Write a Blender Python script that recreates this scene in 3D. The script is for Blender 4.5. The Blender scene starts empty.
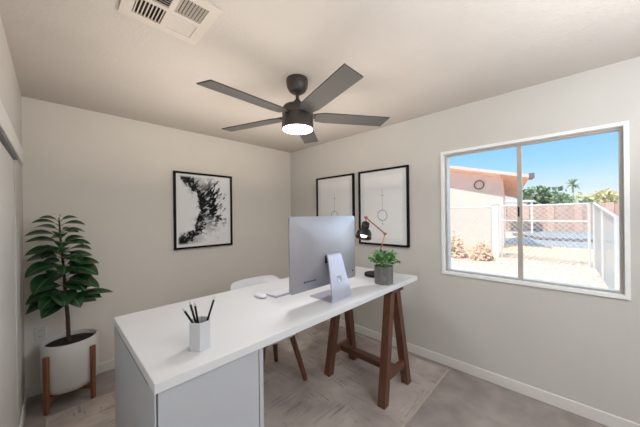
import bpy, bmesh, math, random
from mathutils import Vector, Matrix
random.seed(7)
PI = math.pi
S = bpy.context.scene
C = S.collection

# ------------------------------------------------------------------ camera
CAM = Vector((-2.6162, -3.182, 1.4531))
YAW, ROLL, FPX, SY = .7987, -.0117, 259.77, 1.45
fw = Vector((math.sin(YAW), math.cos(YAW), 0))
rt0 = Vector((math.cos(YAW), -math.sin(YAW), 0)); up0 = Vector((0, 0, 1))
rt = rt0*math.cos(ROLL)+up0*math.sin(ROLL)
up = -rt0*math.sin(ROLL)+up0*math.cos(ROLL)
cd = bpy.data.cameras.new('camera'); cam = bpy.data.objects.new('camera', cd); C.objects.link(cam)
cd.sensor_width = 36; cd.lens = FPX/640*36; cd.shift_y = SY/640; cd.clip_start = .02; cd.clip_end = 400
m = Matrix((rt, up, -fw)).transposed().to_4x4(); m.translation = CAM
cam.matrix_world = m
S.camera = cam
S.view_settings.view_transform = 'Standard'
S.view_settings.look = 'None'
S.view_settings.exposure = 0.08
try:
    S.cycles.use_denoising = True
    S.cycles.max_bounces = 8; S.cycles.diffuse_bounces = 5; S.cycles.transparent_max_bounces = 16
    S.cycles.sample_clamp_indirect = 6
except Exception: pass

# ------------------------------------------------------------------ materials
def lin(c): return tuple(((x/255)/12.92 if x/255 <= .04045 else ((x/255+.055)/1.055)**2.4) for x in c)
def newmat(name):
    m = bpy.data.materials.new(name); m.use_nodes = True
    nt = m.node_tree; b = nt.nodes['Principled BSDF']
    return m, nt, b
def N(nt, t, **k):
    n = nt.nodes.new(t)
    for a, v in k.items(): setattr(n, a, v)
    return n
def mat(name, rgb, rough=.5, metal=0, var=.06, scale=20, bump=0, bscale=None, spec=.5, detail=3, stretch=None):
    m, nt, b = newmat(name)
    tc = N(nt, 'ShaderNodeTexCoord'); no = N(nt, 'ShaderNodeTexNoise')
    mp = N(nt, 'ShaderNodeMapping'); nt.links.new(tc.outputs['Object'], mp.inputs[0])
    if stretch: mp.inputs['Scale'].default_value = stretch
    nt.links.new(mp.outputs[0], no.inputs['Vector'])
    no.inputs['Scale'].default_value = scale; no.inputs['Detail'].default_value = detail
    c = lin(rgb)
    cr = N(nt, 'ShaderNodeValToRGB')
    cr.color_ramp.elements[0].position = .3; cr.color_ramp.elements[1].position = .7
    cr.color_ramp.elements[0].color = tuple(max(0, x*(1-var)) for x in c)+(1,)
    cr.color_ramp.elements[1].color = tuple(min(1, x*(1+var)) for x in c)+(1,)
    nt.links.new(no.outputs['Fac'], cr.inputs[0]); nt.links.new(cr.outputs[0], b.inputs['Base Color'])
    b.inputs['Roughness'].default_value = rough; b.inputs['Metallic'].default_value = metal
    b.inputs['Specular IOR Level'].default_value = spec
    if bump:
        n2 = N(nt, 'ShaderNodeTexNoise'); n2.inputs['Scale'].default_value = bscale or scale*4; n2.inputs['Detail'].default_value = 3
        nt.links.new(mp.outputs[0], n2.inputs['Vector'])
        bp = N(nt, 'ShaderNodeBump'); bp.inputs['Strength'].default_value = bump; bp.inputs['Distance'].default_value = .01
        nt.links.new(n2.outputs['Fac'], bp.inputs['Height']); nt.links.new(bp.outputs[0], b.inputs['Normal'])
    return m
def emis(name, rgb, s):
    m, nt, b = newmat(name)
    b.inputs['Base Color'].default_value = lin(rgb)+(1,)
    b.inputs['Emission Color'].default_value = lin(rgb)+(1,); b.inputs['Emission Strength'].default_value = s
    return m
M = {}
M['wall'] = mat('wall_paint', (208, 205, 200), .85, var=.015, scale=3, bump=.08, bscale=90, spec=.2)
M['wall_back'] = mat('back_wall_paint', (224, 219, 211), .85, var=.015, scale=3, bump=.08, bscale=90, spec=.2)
M['ceil'] = mat('ceiling_paint', (200, 192, 185), .9, var=.02, scale=4, bump=.25, bscale=60, spec=.2)
M['trim'] = mat('white_trim_paint', (228, 226, 222), .45, var=.01, scale=5)
M['carpet'] = mat('taupe_carpet', (172, 162, 157), 1, var=.16, scale=6, bump=.8, bscale=260, spec=.05, detail=6)
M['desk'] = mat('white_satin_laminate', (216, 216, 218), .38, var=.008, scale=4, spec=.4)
M['cab'] = mat('shaded_white_laminate', (184, 186, 191), .4, var=.008, scale=4, spec=.4)  # desk white greyed down: shade on the cabinet faces put into its colour
M['gap'] = mat('shadow_gap', (40, 40, 42), .8)
M['walnut'] = mat('walnut_wood', (100, 64, 47), .42, var=.35, scale=9, detail=6, stretch=(6, 6, .6))
M['walnut_l'] = mat('light_walnut_wood', (128, 84, 54), .45, var=.25, scale=9, detail=6, stretch=(6, 6, .6))
M['walnut_y'] = mat('walnut_wood_long', (96, 61, 45), .42, var=.35, scale=9, detail=6, stretch=(6, .6, 6))
M['walnut_x'] = mat('walnut_wood_cross', (100, 64, 47), .42, var=.35, scale=9, detail=6, stretch=(.6, 6, 6))
M['alu'] = mat('brushed_aluminium', (168, 168, 176), .40, .6, var=.02, scale=30)
M['alu_l'] = mat('bright_aluminium', (182, 182, 196), .38, .5, var=.02, scale=30)
M['black'] = mat('black_plastic', (13, 12, 12), .5, var=.1, spec=.3)
M['frameblk'] = mat('black_frame_wood', (12, 11, 11), .6, var=.1, scale=40, spec=.2)
M['bronze'] = mat('dark_bronze_metal', (66, 62, 59), .4, .3, var=.05, scale=30)
M['blade'] = mat('charcoal_fan_blade', (68, 66, 65), .42, .1, var=.05, scale=10, stretch=(1, 8, 8))
M['copper'] = mat('copper_rod', (176, 112, 80), .3, .8, var=.08)
M['lampred'] = mat('dark_red_lamp_rim', (74, 32, 24), .4, .2, var=.1)
M['white_plastic'] = mat('white_plastic', (226, 226, 232), .35, var=.01, scale=6)
M['ceramic'] = mat('white_ceramic', (205, 203, 200), .5, var=.015, scale=8)
M['concrete'] = mat('grey_concrete', (112, 112, 110), .9, var=.22, scale=55, bump=.5, bscale=120, detail=6)
M['soil'] = mat('dark_soil', (38, 28, 22), 1, var=.4, scale=70, bump=1, bscale=120)
M['cup'] = mat('light_grey_cup', (200, 200, 204), .45, var=.02, scale=12)
M['pencil'] = mat('black_pencil_lacquer', (9, 9, 10), .6, var=.1, spec=.25)
M['pencil_tip'] = mat('pale_pencil_tip', (190, 180, 170), .6, var=.05)
M['bark'] = mat('brown_stem_bark', (74, 54, 42), .9, var=.3, scale=40, bump=.5)
M['metal_vent'] = mat('cream_vent_metal', (206, 196, 186), .5, var=.02)
M['vent_dark'] = mat('vent_duct_dark', (46, 40, 36), .9, var=.1)
M['winframe'] = mat('grey_aluminium_window', (182, 178, 172), .5, .1, var=.03)
M['track'] = mat('grey_metal_track', (112, 116, 118), .4, .5, var=.05)
M['light'] = emis('fan_light_diffuser', (255, 246, 236), 9)
M['bulb'] = emis('lamp_bulb', (255, 240, 225), 4)
M['plate'] = mat('white_outlet_plastic', (214, 212, 208), .4, var=.01)

def leafmat(name, a, bcol, rough):
    m, nt, b = newmat(name)
    tc = N(nt, 'ShaderNodeTexCoord'); uv = N(nt, 'ShaderNodeUVMap'); sp = N(nt, 'ShaderNodeSeparateXYZ')
    nt.links.new(uv.outputs[0], sp.inputs[0])
    mt = N(nt, 'ShaderNodeMath', operation='ABSOLUTE'); nt.links.new(sp.outputs['X'], mt.inputs[0])
    cr = N(nt, 'ShaderNodeValToRGB')
    e = cr.color_ramp.elements; e[0].position = .03; e[1].position = .16
    e[0].color = tuple(min(1, x*2.6) for x in lin(bcol))+(1,); e[1].color = lin(a)+(1,)
    e2 = e.new(1.0); e2.color = lin(bcol)+(1,)
    nt.links.new(mt.outputs[0], cr.inputs[0])
    no = N(nt, 'ShaderNodeTexNoise'); no.inputs['Scale'].default_value = 12; nt.links.new(tc.outputs['Object'], no.inputs['Vector'])
    mx = N(nt, 'ShaderNodeMix', data_type='RGBA', blend_type='MULTIPLY'); mx.inputs['Factor'].default_value = .5
    nt.links.new(cr.outputs[0], mx.inputs['A']); nt.links.new(no.outputs['Color'], mx.inputs['B'])
    nt.links.new(mx.outputs['Result'], b.inputs['Base Color'])
    b.inputs['Roughness'].default_value = rough
    return m
M['leaf'] = leafmat('rubber_plant_leaf', (26, 58, 30), (44, 86, 44), .3)
M['leaf2'] = leafmat('small_plant_leaf', (66, 122, 54), (104, 164, 84), .4)

# rug: distressed, streaky beige and mauve
def rugmat():
    m, nt, b = newmat('distressed_rug')
    tc = N(nt, 'ShaderNodeTexCoord')
    def noise(sc, stretch, det=6):
        mp = N(nt, 'ShaderNodeMapping'); mp.inputs['Scale'].default_value = stretch
        nt.links.new(tc.outputs['Object'], mp.inputs[0])
        n = N(nt, 'ShaderNodeTexNoise'); n.inputs['Scale'].default_value = sc; n.inputs['Detail'].default_value = det; n.inputs['Roughness'].default_value = .65
        nt.links.new(mp.outputs[0], n.inputs['Vector']); return n
    big = noise(1.6, (1, 1, 1), 3); sx = noise(7, (.7, 7, 1)); sy = noise(7, (7, .7, 1)); sel = noise(2.4, (1, 1, 1), 1)
    cr0 = N(nt, 'ShaderNodeValToRGB'); e = cr0.color_ramp.elements
    e[0].position = .35; e[0].color = lin((160, 148, 143))+(1,); e[1].position = .66; e[1].color = lin((206, 196, 188))+(1,)
    nt.links.new(big.outputs['Fac'], cr0.inputs[0])
    step = N(nt, 'ShaderNodeValToRGB'); step.color_ramp.elements[0].position = .46; step.color_ramp.elements[1].position = .54
    nt.links.new(sel.outputs['Fac'], step.inputs[0])
    mx = N(nt, 'ShaderNodeMix', data_type='FLOAT'); nt.links.new(step.outputs[0], mx.inputs['Factor'])
    nt.links.new(sx.outputs['Fac'], mx.inputs['A']); nt.links.new(sy.outputs['Fac'], mx.inputs['B'])
    cr1 = N(nt, 'ShaderNodeValToRGB'); e = cr1.color_ramp.elements
    e[0].position = .53; e[0].color = (0, 0, 0, 1); e[1].position = .62; e[1].color = (1, 1, 1, 1)
    nt.links.new(mx.outputs['Result'], cr1.inputs[0])
    cr2 = N(nt, 'ShaderNodeMix', data_type='RGBA'); cr2.inputs['B'].default_value = lin((112, 108, 106))+(1,)
    pm = noise(3.1, (1, 1.3, 1), 4); pr_ = N(nt, 'ShaderNodeMapRange'); nt.links.new(pm.outputs['Fac'], pr_.inputs[0]); pr_.inputs[1].default_value = .40; pr_.inputs[2].default_value = .62; pr_.inputs[3].default_value = .08; pr_.inputs[4].default_value = .72
    f = N(nt, 'ShaderNodeMath', operation='MULTIPLY'); nt.links.new(pr_.outputs[0], f.inputs[1]); nt.links.new(cr1.outputs[0], f.inputs[0])
    nt.links.new(f.outputs[0], cr2.inputs['Factor']); nt.links.new(cr0.outputs[0], cr2.inputs['A'])
    nt.links.new(cr2.outputs['Result'], b.inputs['Base Color'])
    b.inputs['Roughness'].default_value = 1; b.inputs['Specular IOR Level'].default_value = .05
    n2 = noise(180, (1, 1, 1), 2); bp = N(nt, 'ShaderNodeBump'); bp.inputs['Strength'].default_value = .5; bp.inputs['Distance'].default_value = .006
    nt.links.new(n2.outputs['Fac'], bp.inputs['Height']); nt.links.new(bp.outputs[0], b.inputs['Normal'])
    return m
M['rug'] = rugmat()
M['rugedge'] = mat('rug_binding', (186, 176, 164), 1, var=.08, scale=60)

# ink splash print (object space: x across 0..w, z up 0..h)
def inkmat(w, h):
    m, nt, b = newmat('ink_splash_print')
    L = nt.links.new
    tc = N(nt, 'ShaderNodeTexCoord'); sp = N(nt, 'ShaderNodeSeparateXYZ'); L(tc.outputs['Object'], sp.inputs[0])
    def mth(op, a, bb=None, clamp=False):
        n = N(nt, 'ShaderNodeMath', operation=op); n.use_clamp = clamp
        for i, v in enumerate((a, bb)):
            if v is None: continue
            if isinstance(v, (int, float)): n.inputs[i].default_value = v
            else: L(v, n.inputs[i])
        return n.outputs[0]
    def ss(v, lo, hi):
        n = N(nt, 'ShaderNodeMapRange', interpolation_type='SMOOTHSTEP'); L(v, n.inputs[0])
        n.inputs[1].default_value = lo; n.inputs[2].default_value = hi; return n.outputs[0]
    u = mth('DIVIDE', sp.outputs['X'], w); v = mth('DIVIDE', sp.outputs['Z'], h)
    du = mth('SUBTRACT', u, .0); dv = mth('SUBTRACT', v, .53)
    rr = mth('SQRT', mth('ADD', mth('MULTIPLY', du, du), mth('MULTIPLY', dv, dv)))
    th = mth('ARCTAN2', dv, du)
    cp = N(nt, 'ShaderNodeCombineXYZ'); L(mth('MULTIPLY', rr, 2.6), cp.inputs[0]); L(mth('MULTIPLY', mth('ADD', th, mth('MULTIPLY', rr, -.5)), 3.4), cp.inputs[1])
    def noise(vec, sc, det=6, r=.65):
        n = N(nt, 'ShaderNodeTexNoise'); L(vec, n.inputs['Vector']); n.inputs['Scale'].default_value = sc; n.inputs['Detail'].default_value = det; n.inputs['Roughness'].default_value = r
        return n.outputs['Fac']
    n_blob = noise(tc.outputs['Object'], 8); n_ray = noise(cp.outputs[0], 3.2, 8, .7); n_fine = noise(tc.outputs['Object'], 34, 5)
    d = mth('ADD', mth('SUBTRACT', rr, .47), mth('MULTIPLY', mth('SUBTRACT', n_blob, .5), .34))
    d = mth('ADD', d, mth('MULTIPLY', mth('SUBTRACT', n_fine, .5), .12))
    outer = mth('ADD', d, mth('MULTIPLY', mth('SUBTRACT', n_ray, .5), -.42))
    core = mth('MULTIPLY', ss(d, -.095, -.06), mth('SUBTRACT', 1, ss(outer, .04, .10)))
    # outward streaks, strong on the upper right
    fall = mth('SUBTRACT', 1, ss(rr, .55, 1.1))
    gate = mth('MULTIPLY', ss(th, -.7, -.1), mth('SUBTRACT', 1, ss(th, .4, .85)))
    streak = mth('MULTIPLY', ss(mth('ADD', n_ray, mth('MULTIPLY', fall, .2)), .59, .68), mth('MULTIPLY', gate, ss(rr, .42, .48)))
    streak = mth('MULTIPLY', streak, ss(fall, .02, .4))
    wash = mth('MULTIPLY', mth('MULTIPLY', ss(d, -.16, -.05), mth('SUBTRACT', 1, ss(d, .06, .28))), mth('MULTIPLY', ss(n_blob, .40, .62), .55))
    edge = mth('MULTIPLY', mth('MULTIPLY', ss(v, .02, .06), mth('SUBTRACT', 1, ss(v, .95, .985))), ss(u, .02, .06))
    n_mar = noise(tc.outputs['Object'], 22, 8, .75)
    core = mth('MULTIPLY', core, mth('SUBTRACT', 1, mth('MULTIPLY', ss(n_mar, .54, .64), .6)))
    spots = mth('MULTIPLY', mth('MULTIPLY', ss(noise(tc.outputs['Object'], 60, 2, .5), .68, .72), ss(d, -.12, .0)), mth('SUBTRACT', 1, ss(d, .2, .45)))
    core = mth('MAXIMUM', core, spots)
    ink = mth('MULTIPLY', mth('MAXIMUM', mth('MAXIMUM', core, streak), wash), edge, True)
    mx = N(nt, 'ShaderNodeMix', data_type='RGBA'); L(ink, mx.inputs['Factor'])
    mx.inputs['A'].default_value = lin((240, 240, 241))+(1,); mx.inputs['B'].default_value = lin((16, 16, 17))+(1,)
    L(mx.outputs['Result'], b.inputs['Base Color']); b.inputs['Roughness'].default_value = .6
    b.inputs['Specular IOR Level'].default_value = .2
    return m
M['paper'] = mat('print_paper', (236, 236, 236), .7, var=.006, spec=.2)
M['mount'] = mat('print_mount', (230, 230, 231), .7, var=.006, spec=.2)
M['inkline'] = mat('print_ink', (44, 44, 46), .7)
M['inkfaint'] = mat('print_ink_faint', (120, 120, 122), .7)

def glassmat(name='window_glass'):
    m, nt, b = newmat(name)
    out = nt.nodes['Material Output']; tr = N(nt, 'ShaderNodeBsdfTransparent'); gl = N(nt, 'ShaderNodeBsdfGlossy'); gl.inputs['Roughness'].default_value = .02
    no = N(nt, 'ShaderNodeTexNoise'); no.inputs['Scale'].default_value = 2
    tr.inputs[0].default_value = (.97, .98, .98, 1)
    lw = N(nt, 'ShaderNodeFresnel'); lw.inputs['IOR'].default_value = 1.35
    mx = N(nt, 'ShaderNodeMixShader'); nt.links.new(lw.outputs[0], mx.inputs[0]); nt.links.new(tr.outputs[0], mx.inputs[1]); nt.links.new(gl.outputs[0], mx.inputs[2])
    nt.links.new(mx.outputs[0], out.inputs[0]); return m
M['glass'] = glassmat()
M['casing'] = mat('bright_white_casing', (246, 246, 246), .4, var=.005)
# outside
M['gravel'] = mat('pale_gravel', (206, 188, 168), 1, var=.28, scale=9, bump=.6, bscale=40, detail=8, spec=.05)
M['sand'] = mat('tan_dirt', (222, 190, 158), 1, var=.14, scale=3, bump=.3, detail=6, spec=.05)
M['drive'] = mat('grey_asphalt', (152, 154, 156), .9, var=.06, scale=2, spec=.1)
M['kerb'] = mat('dark_kerb', (132, 124, 118), 1, var=.1)
M['stucco'] = mat('pink_stucco', (240, 212, 200), .95, var=.04, scale=3, bump=.3, bscale=40, spec=.1)
M['roof'] = mat('salmon_roof_edge', (240, 206, 190), .9, var=.06, scale=6, spec=.1)
M['soffit'] = mat('brown_soffit_wood', (212, 170, 150), .9, var=.1, scale=6, spec=.1)
M['eave'] = mat('grey_eave_cap', (112, 112, 118), .8, var=.08)
M['ring'] = mat('dark_ring', (122, 92, 82), .8, var=.15, scale=50)
M['galv'] = mat('galvanised_steel', (222, 218, 212), .5, .2, var=.04)
M['galvw'] = mat('fence_wire', (204, 198, 190), .5, .2, var=.05)
M['whitepost'] = mat('white_painted_post', (238, 234, 228), .6, var=.03)
M['block'] = mat('weathered_block_wall', (206, 172, 156), .95, var=.12, scale=3, spec=.1)
M['pil'] = mat('pink_block_pilaster', (224, 186, 168), .95, var=.08, scale=3, spec=.1)
M['tree'] = mat('dusty_green_foliage', (140, 158, 124), .9, var=.35, scale=5, spec=.1)
M['tree2'] = mat('yellow_green_foliage', (228, 216, 170), .9, var=.2, scale=5, spec=.1)
M['tree3'] = mat('pale_sage_foliage', (190, 198, 164), .9, var=.25, scale=5, spec=.1)
M['dry'] = mat('dry_brush', (226, 198, 170), 1, var=.3, scale=14, spec=.05)

# ------------------------------------------------------------------ mesh helpers
class MB:
    def __init__(s): s.bm = bmesh.new(); s.mi = 0; s.uv = s.bm.loops.layers.uv.new('UVMap')
    def _tag(s, fs):
        for f in fs: f.material_index = s.mi
        return s
    def quad(s, *pts):
        return s._tag([s.bm.faces.new([s.bm.verts.new(p) for p in pts])])
    def prism(s, bottom, top):
        """two loops of equal length, closed solid"""
        a = [s.bm.verts.new(p) for p in bottom]; b = [s.bm.verts.new(p) for p in top]; n = len(a)
        fs = [s.bm.faces.new(a[::-1]), s.bm.faces.new(b)]
        for i in range(n): fs.append(s.bm.faces.new((a[i], a[(i+1) % n], b[(i+1) % n], b[i])))
        return s._tag(fs)
    def box(s, x0, x1, y0, y1, z0, z1, bev=0, seg=2):
        n0 = set(s.bm.faces)
        s.prism([(x0, y0, z0), (x1, y0, z0), (x1, y1, z0), (x0, y1, z0)], [(x0, y0, z1), (x1, y0, z1), (x1, y1, z1), (x0, y1, z1)])
        if bev:
            new = [f for f in s.bm.faces if f not in n0]; es = list({e for f in new for e in f.edges})
            r = bmesh.ops.bevel(s.bm, geom=es, offset=bev, segments=seg, affect='EDGES', profile=.5)
            s._tag(r['faces'])
        return s
    def bar(s, p, q, w, d, axis=(0, 0, 1), bev=0):
        """rectangular bar from p to q; w along side, d along axis-ish"""
        p = Vector(p); q = Vector(q); t = (q-p).normalized(); a = Vector(axis)
        sd = t.cross(a).normalized(); a = sd.cross(t).normalized()
        n0 = set(s.bm.faces)
        f = lambda c: [c+sd*w/2+a*d/2, c-sd*w/2+a*d/2, c-sd*w/2-a*d/2, c+sd*w/2-a*d/2]
        s.prism(f(p), f(q))
        if bev:
            new = [f for f in s.bm.faces if f not in n0]; es = list({e for f in new for e in f.edges})
            s._tag(bmesh.ops.bevel(s.bm, geom=es, offset=bev, segments=1, affect='EDGES')['faces'])
        return s
    def tube(s, pts, rad, n=8, caps=True):
        pts = [Vector(p) for p in pts]; rings = []
        if not isinstance(rad, (list, tuple)): rad = [rad]*len(pts)
        ref = None
        for i, p in enumerate(pts):
            t = (pts[min(i+1, len(pts)-1)]-pts[max(i-1, 0)]).normalized()
            if ref is None: ref = t.orthogonal().normalized()
            ref = (ref-t*ref.dot(t)).normalized(); b = t.cross(ref)
            rings.append([s.bm.verts.new(p+(ref*math.cos(2*PI*k/n)+b*math.sin(2*PI*k/n))*rad[i]) for k in range(n)])
        fs = []
        for r0, r1 in zip(rings, rings[1:]):
            for k in range(n): fs.append(s.bm.faces.new((r0[k], r0[(k+1) % n], r1[(k+1) % n], r1[k])))
        if caps: fs += [s.bm.faces.new(rings[0][::-1]), s.bm.faces.new(rings[-1])]
        return s._tag(fs)
    def lathe(s, prof, c=(0, 0, 0), n=40, mtx=None):
        """prof: list of (r, z), open profile; r=0 collapses"""
        c = Vector(c); rings = []
        for r, z in prof:
            if r < 1e-6:
                v = Vector((0, 0, z)); rings.append([s.bm.verts.new(c+(mtx@v if mtx else v))])
            else:
                vs = []
                for k in range(n):
                    v = Vector((r*math.cos(2*PI*k/n), r*math.sin(2*PI*k/n), z)); vs.append(s.bm.verts.new(c+(mtx@v if mtx else v)))
                rings.append(vs)
        fs = []
        for a, b in zip(rings, rings[1:]):
            for k in range(n):
                q = [a[k % len(a)], a[(k+1) % len(a)], b[(k+1) % len(b)], b[k % len(b)]]
                u = []
                for v in q:
                    if v not in u: u.append(v)
                if len(u) > 2: fs.append(s.bm.faces.new(u))
        return s._tag(fs)
    def build(s, name, mats, parent=None, smooth=None, origin=None, normals=True):
        if normals: bmesh.ops.recalc_face_normals(s.bm, faces=s.bm.faces)
        me = bpy.data.meshes.new(name)
        if origin is not None: bmesh.ops.translate(s.bm, verts=s.bm.verts, vec=-Vector(origin))
        s.bm.to_mesh(me); s.bm.free()
        if not isinstance(mats, (list, tuple)): mats = [mats]
        for mm in mats: me.materials.append(mm)
        if smooth is not None:
            me.polygons.foreach_set('use_smooth', [True]*len(me.polygons))
            if smooth > 0: me.set_sharp_from_angle(angle=math.radians(smooth))
        o = bpy.data.objects.new(name, me); C.objects.link(o)
        if parent is not None:
            o.parent = parent
            w = Vector((0, 0, 0)); q = parent
            while q is not None: w += q.location; q = q.parent
            o.location = -w
        if origin is not None: o.location = o.location+Vector(origin)
        return o
def tag(o, label=None, cat=None, group=None, kind=None):
    if label: o['label'] = label
    if cat: o['category'] = cat
    if group: o['group'] = group
    if kind: o['kind'] = kind
    return o
def thing(name, loc, label, cat, group=None, kind=None):
    o = bpy.data.objects.new(name, None); C.objects.link(o); o.location = loc; o.empty_display_size = .1
    return tag(o, label, cat, group, kind)
def struct(o, label, cat): return tag(o, label, cat, None, 'structure')

# ------------------------------------------------------------------ room shell
H, W, FY = 2.44, 2.787, -4.5
WY0, WY1, WZ0, WZ1 = -2.290, -3.432, .893, 2.026       # window opening
struct(MB().box(-3.0, .2, FY-.15, .15, -.2, 0).build('floor', M['carpet']), 'taupe grey carpet floor of the room', 'floor')
struct(MB().box(-3.6, .2, FY-.15, .15, H, H+.2).build('ceiling', M['ceil']), 'plain off-white textured ceiling', 'ceiling')
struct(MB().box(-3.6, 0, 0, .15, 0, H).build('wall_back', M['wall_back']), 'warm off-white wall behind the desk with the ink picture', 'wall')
struct(MB().box(-3.6, .2, FY-.15, FY, 0, H).build('wall_front', M['wall']), 'plain off-white wall behind the viewer', 'wall')
b = MB()
b.box(0, .2, WY0, .15, 0, H); b.box(0, .2, FY, WY1, 0, H); b.box(0, .2, WY1, WY0, 0, WZ0); b.box(0, .2, WY1, WY0, WZ1, H)
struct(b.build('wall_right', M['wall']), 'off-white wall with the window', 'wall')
b = MB()
CY0, CZ = -.57, 1.858
b.box(-W-.12, -W, CY0, 0, 0, H); b.box(-W-.12, -W, FY, CY0, CZ, H)
b.box(-3.6, -3.5, FY, 0, 0, H)
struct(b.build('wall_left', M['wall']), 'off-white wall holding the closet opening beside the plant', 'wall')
# closet doors, header, track
t = struct(thing('door_1', (-W-.06, -1.4, 0), 0, 0), 'white sliding closet door nearest the potted plant', 'door')
MB().box(-W-.040, -W-.006, -2.05, CY0-.002, .012, 1.835, .004).build('door_panel', M['trim'], t)
t = struct(thing('door_2', (-W-.1, -2.8, 0), 0, 0), 'white sliding closet door behind the first closet door', 'door')
MB().box(-W-.095, -W-.062, FY+.02, -2.0, .012, 1.835, .004).build('door_panel', M['trim'], t)
struct(MB().box(-W, -W+.017, FY+.03, -.19, CZ, 1.968, .003).build('trim_1', M['trim']), 'white header board above the closet doors', 'trim')
b = MB(); b.box(-W-.115, -W+.012, FY+.02, CY0-.002, CZ-.022, CZ-.001); b.box(-W-.055, -W-.05, FY+.02, CY0-.002, CZ-.035, CZ-.022)
struct(b.build('trim_2', M['track']), 'grey metal sliding track under the closet header', 'trim')
def base(name, pts, label):
    b = MB()
    for (x0, x1, y0, y1, ax) in pts: b.box(x0, x1, y0, y1, 0, .088, .005, 2)
    return struct(b.build(name, M['trim']), label, 'baseboard')
base('baseboard_back', [(-W+.001, -.001, -.014, 0, 'x')], 'white baseboard along the wall behind the desk')
base('baseboard_right', [(-.014, 0, FY, -.014, 'y')], 'white baseboard under the window')
base('baseboard_left', [(-W, -W+.014, CY0, -.014, 'y')], 'short white baseboard between closet and corner')

# window
t = struct(thing('window_1', (0, (WY0+WY1)/2, WZ0), 0, 0), 'two-pane sliding window with white surround looking onto the yard', 'window')
y0, y1, z0, z1 = -3.447, -2.2745, .877, 2.041
b = MB(); cw = .024
# casing: projects into the room and lines the opening
for (a0, a1, c0, c1) in ((y0, y1, z0, z0+cw), (y0, y1, z1-cw, z1), (y0, y0+cw, z0+cw, z1-cw), (y1-cw, y1, z0+cw, z1-cw)):
    b.box(-.014, .0, a0, a1, c0, c1)
i = .003
b.box(0, .06, WY1, WY0, WZ0, z0+cw); b.box(0, .06, WY1, WY0, z1-cw, WZ1); b.box(0, .06, WY1, y0+cw, z0+cw, z1-cw); b.box(0, .06, y1-cw, WY0, z0+cw, z1-cw)
b.build('casing', M['casing'], t)
fy0, fy1, fz0, fz1 = y0+cw+.001, y1-cw-.001, z0+cw+.001, z1-cw-.001
b = MB(); fwid = .014
for (a0, a1, c0, c1) in ((fy0, fy1, fz0, fz0+fwid), (fy0, fy1, fz1-fwid, fz1), (fy0, fy0+fwid, fz0+fwid, fz1-fwid), (fy1-fwid, fy1, fz0+fwid, fz1-fwid)):
    b.box(.03, .085, a0, a1, c0, c1)
b.build('window_frame', M['winframe'], t)
my = -2.872
b = MB(); b.box(.034, .062, my-.016, my+.016, fz0+fwid, fz1-fwid); sb = b.build('meeting_rail', M['winframe'], t)
MB().box(.026, .034, my+.002, my+.012, 1.42, 1.50, .002).build('latch', M['black'], t)
MB().box(.046, .050, my+.016, fy1-fwid, fz0+fwid, fz1-fwid).build('pane', M['glass'], t)
MB().box(.066, .070, fy0+fwid, my+.015, fz0+fwid, fz1-fwid).build('pane', M['glass'], t)

# wall outlet
t = thing('wall_outlet', (-2.70, -.001, .5), 'white electrical outlet low on the wall behind the tall plant', 'outlet')
MB().box(-2.735, -2.665, -.006, -.0005, .44, .555, .002).build('cover_plate', M['plate'], t)
for z in (.472, .522):
    q = MB().box(-2.715, -2.685, -.008, -.006, z-.013, z+.013, .003).build('socket', M['plate'], t)
    b = MB(); b.box(-2.708, -2.705, -.0088, -.008, z-.004, z+.006); b.box(-2.695, -2.692, -.0088, -.008, z-.004, z+.006); b.build('slot', M['gap'], q)

# ceiling vent
vx0, vx1, vy0, vy1 = -2.395, -2.045, -1.995, -1.645
vc = ((vx0+vx1)/2, (vy0+vy1)/2)
t = thing('ceiling_vent', (vc[0], vc[1], H), 'square four-way air vent set in the ceiling', 'vent')
b = MB(); zb = H-.012
fr = .045; mid = .012
xs = [vx0, vx0+fr, vc[0]-mid, vc[0]+mid, vx1-fr, vx1]; ys = [vy0, vy0+fr, vc[1]-mid, vc[1]+mid, vy1-fr, vy1]
for k, (a, c) in enumerate(((xs[0], xs[1]), (xs[2], xs[3]), (xs[4], xs[5]))): b.box(a, c, ys[0], ys[5], zb, H-.0005)
for (a, c) in ((ys[0], ys[1]), (ys[2], ys[3]), (ys[4], ys[5])):
    b.box(xs[1], xs[2], a, c, zb, H-.0005); b.box(xs[3], xs[4], a, c, zb, H-.0005)
b.build('vent_frame', M['metal_vent'], t)
MB().box(xs[1], xs[4], ys[1], ys[4], H-.0025, H-.0005).build('duct_backing', M['vent_dark'], t)
def louvre(xa, xb, ya, yb, along, tilt):
    b = MB(); n = 8
    for k in range(n):
        if along == 'y':
            x = xa+(xb-xa)*(k+.5)/n; d = tilt*.005
            b.bar((x, ya, H-.008), (x, yb, H-.008), .0012, .011, (tilt*.8, 0, 1))
        else:
            y = ya+(yb-ya)*(k+.5)/n
            b.bar((xa, y, H-.008), (xb, y, H-.008), .0012, .011, (0, tilt*.8, 1))
    return b.build('louvre', M['metal_vent'], t)
louvre(xs[1], xs[2], ys[3], ys[4], 'y', 1.2); louvre(xs[3], xs[4], ys[1], ys[2], 'y', -1.2)
louvre(xs[3], xs[4], ys[3], ys[4], 'x', -2.4); louvre(xs[1], xs[2], ys[1], ys[2], 'x', 1.2)

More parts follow.
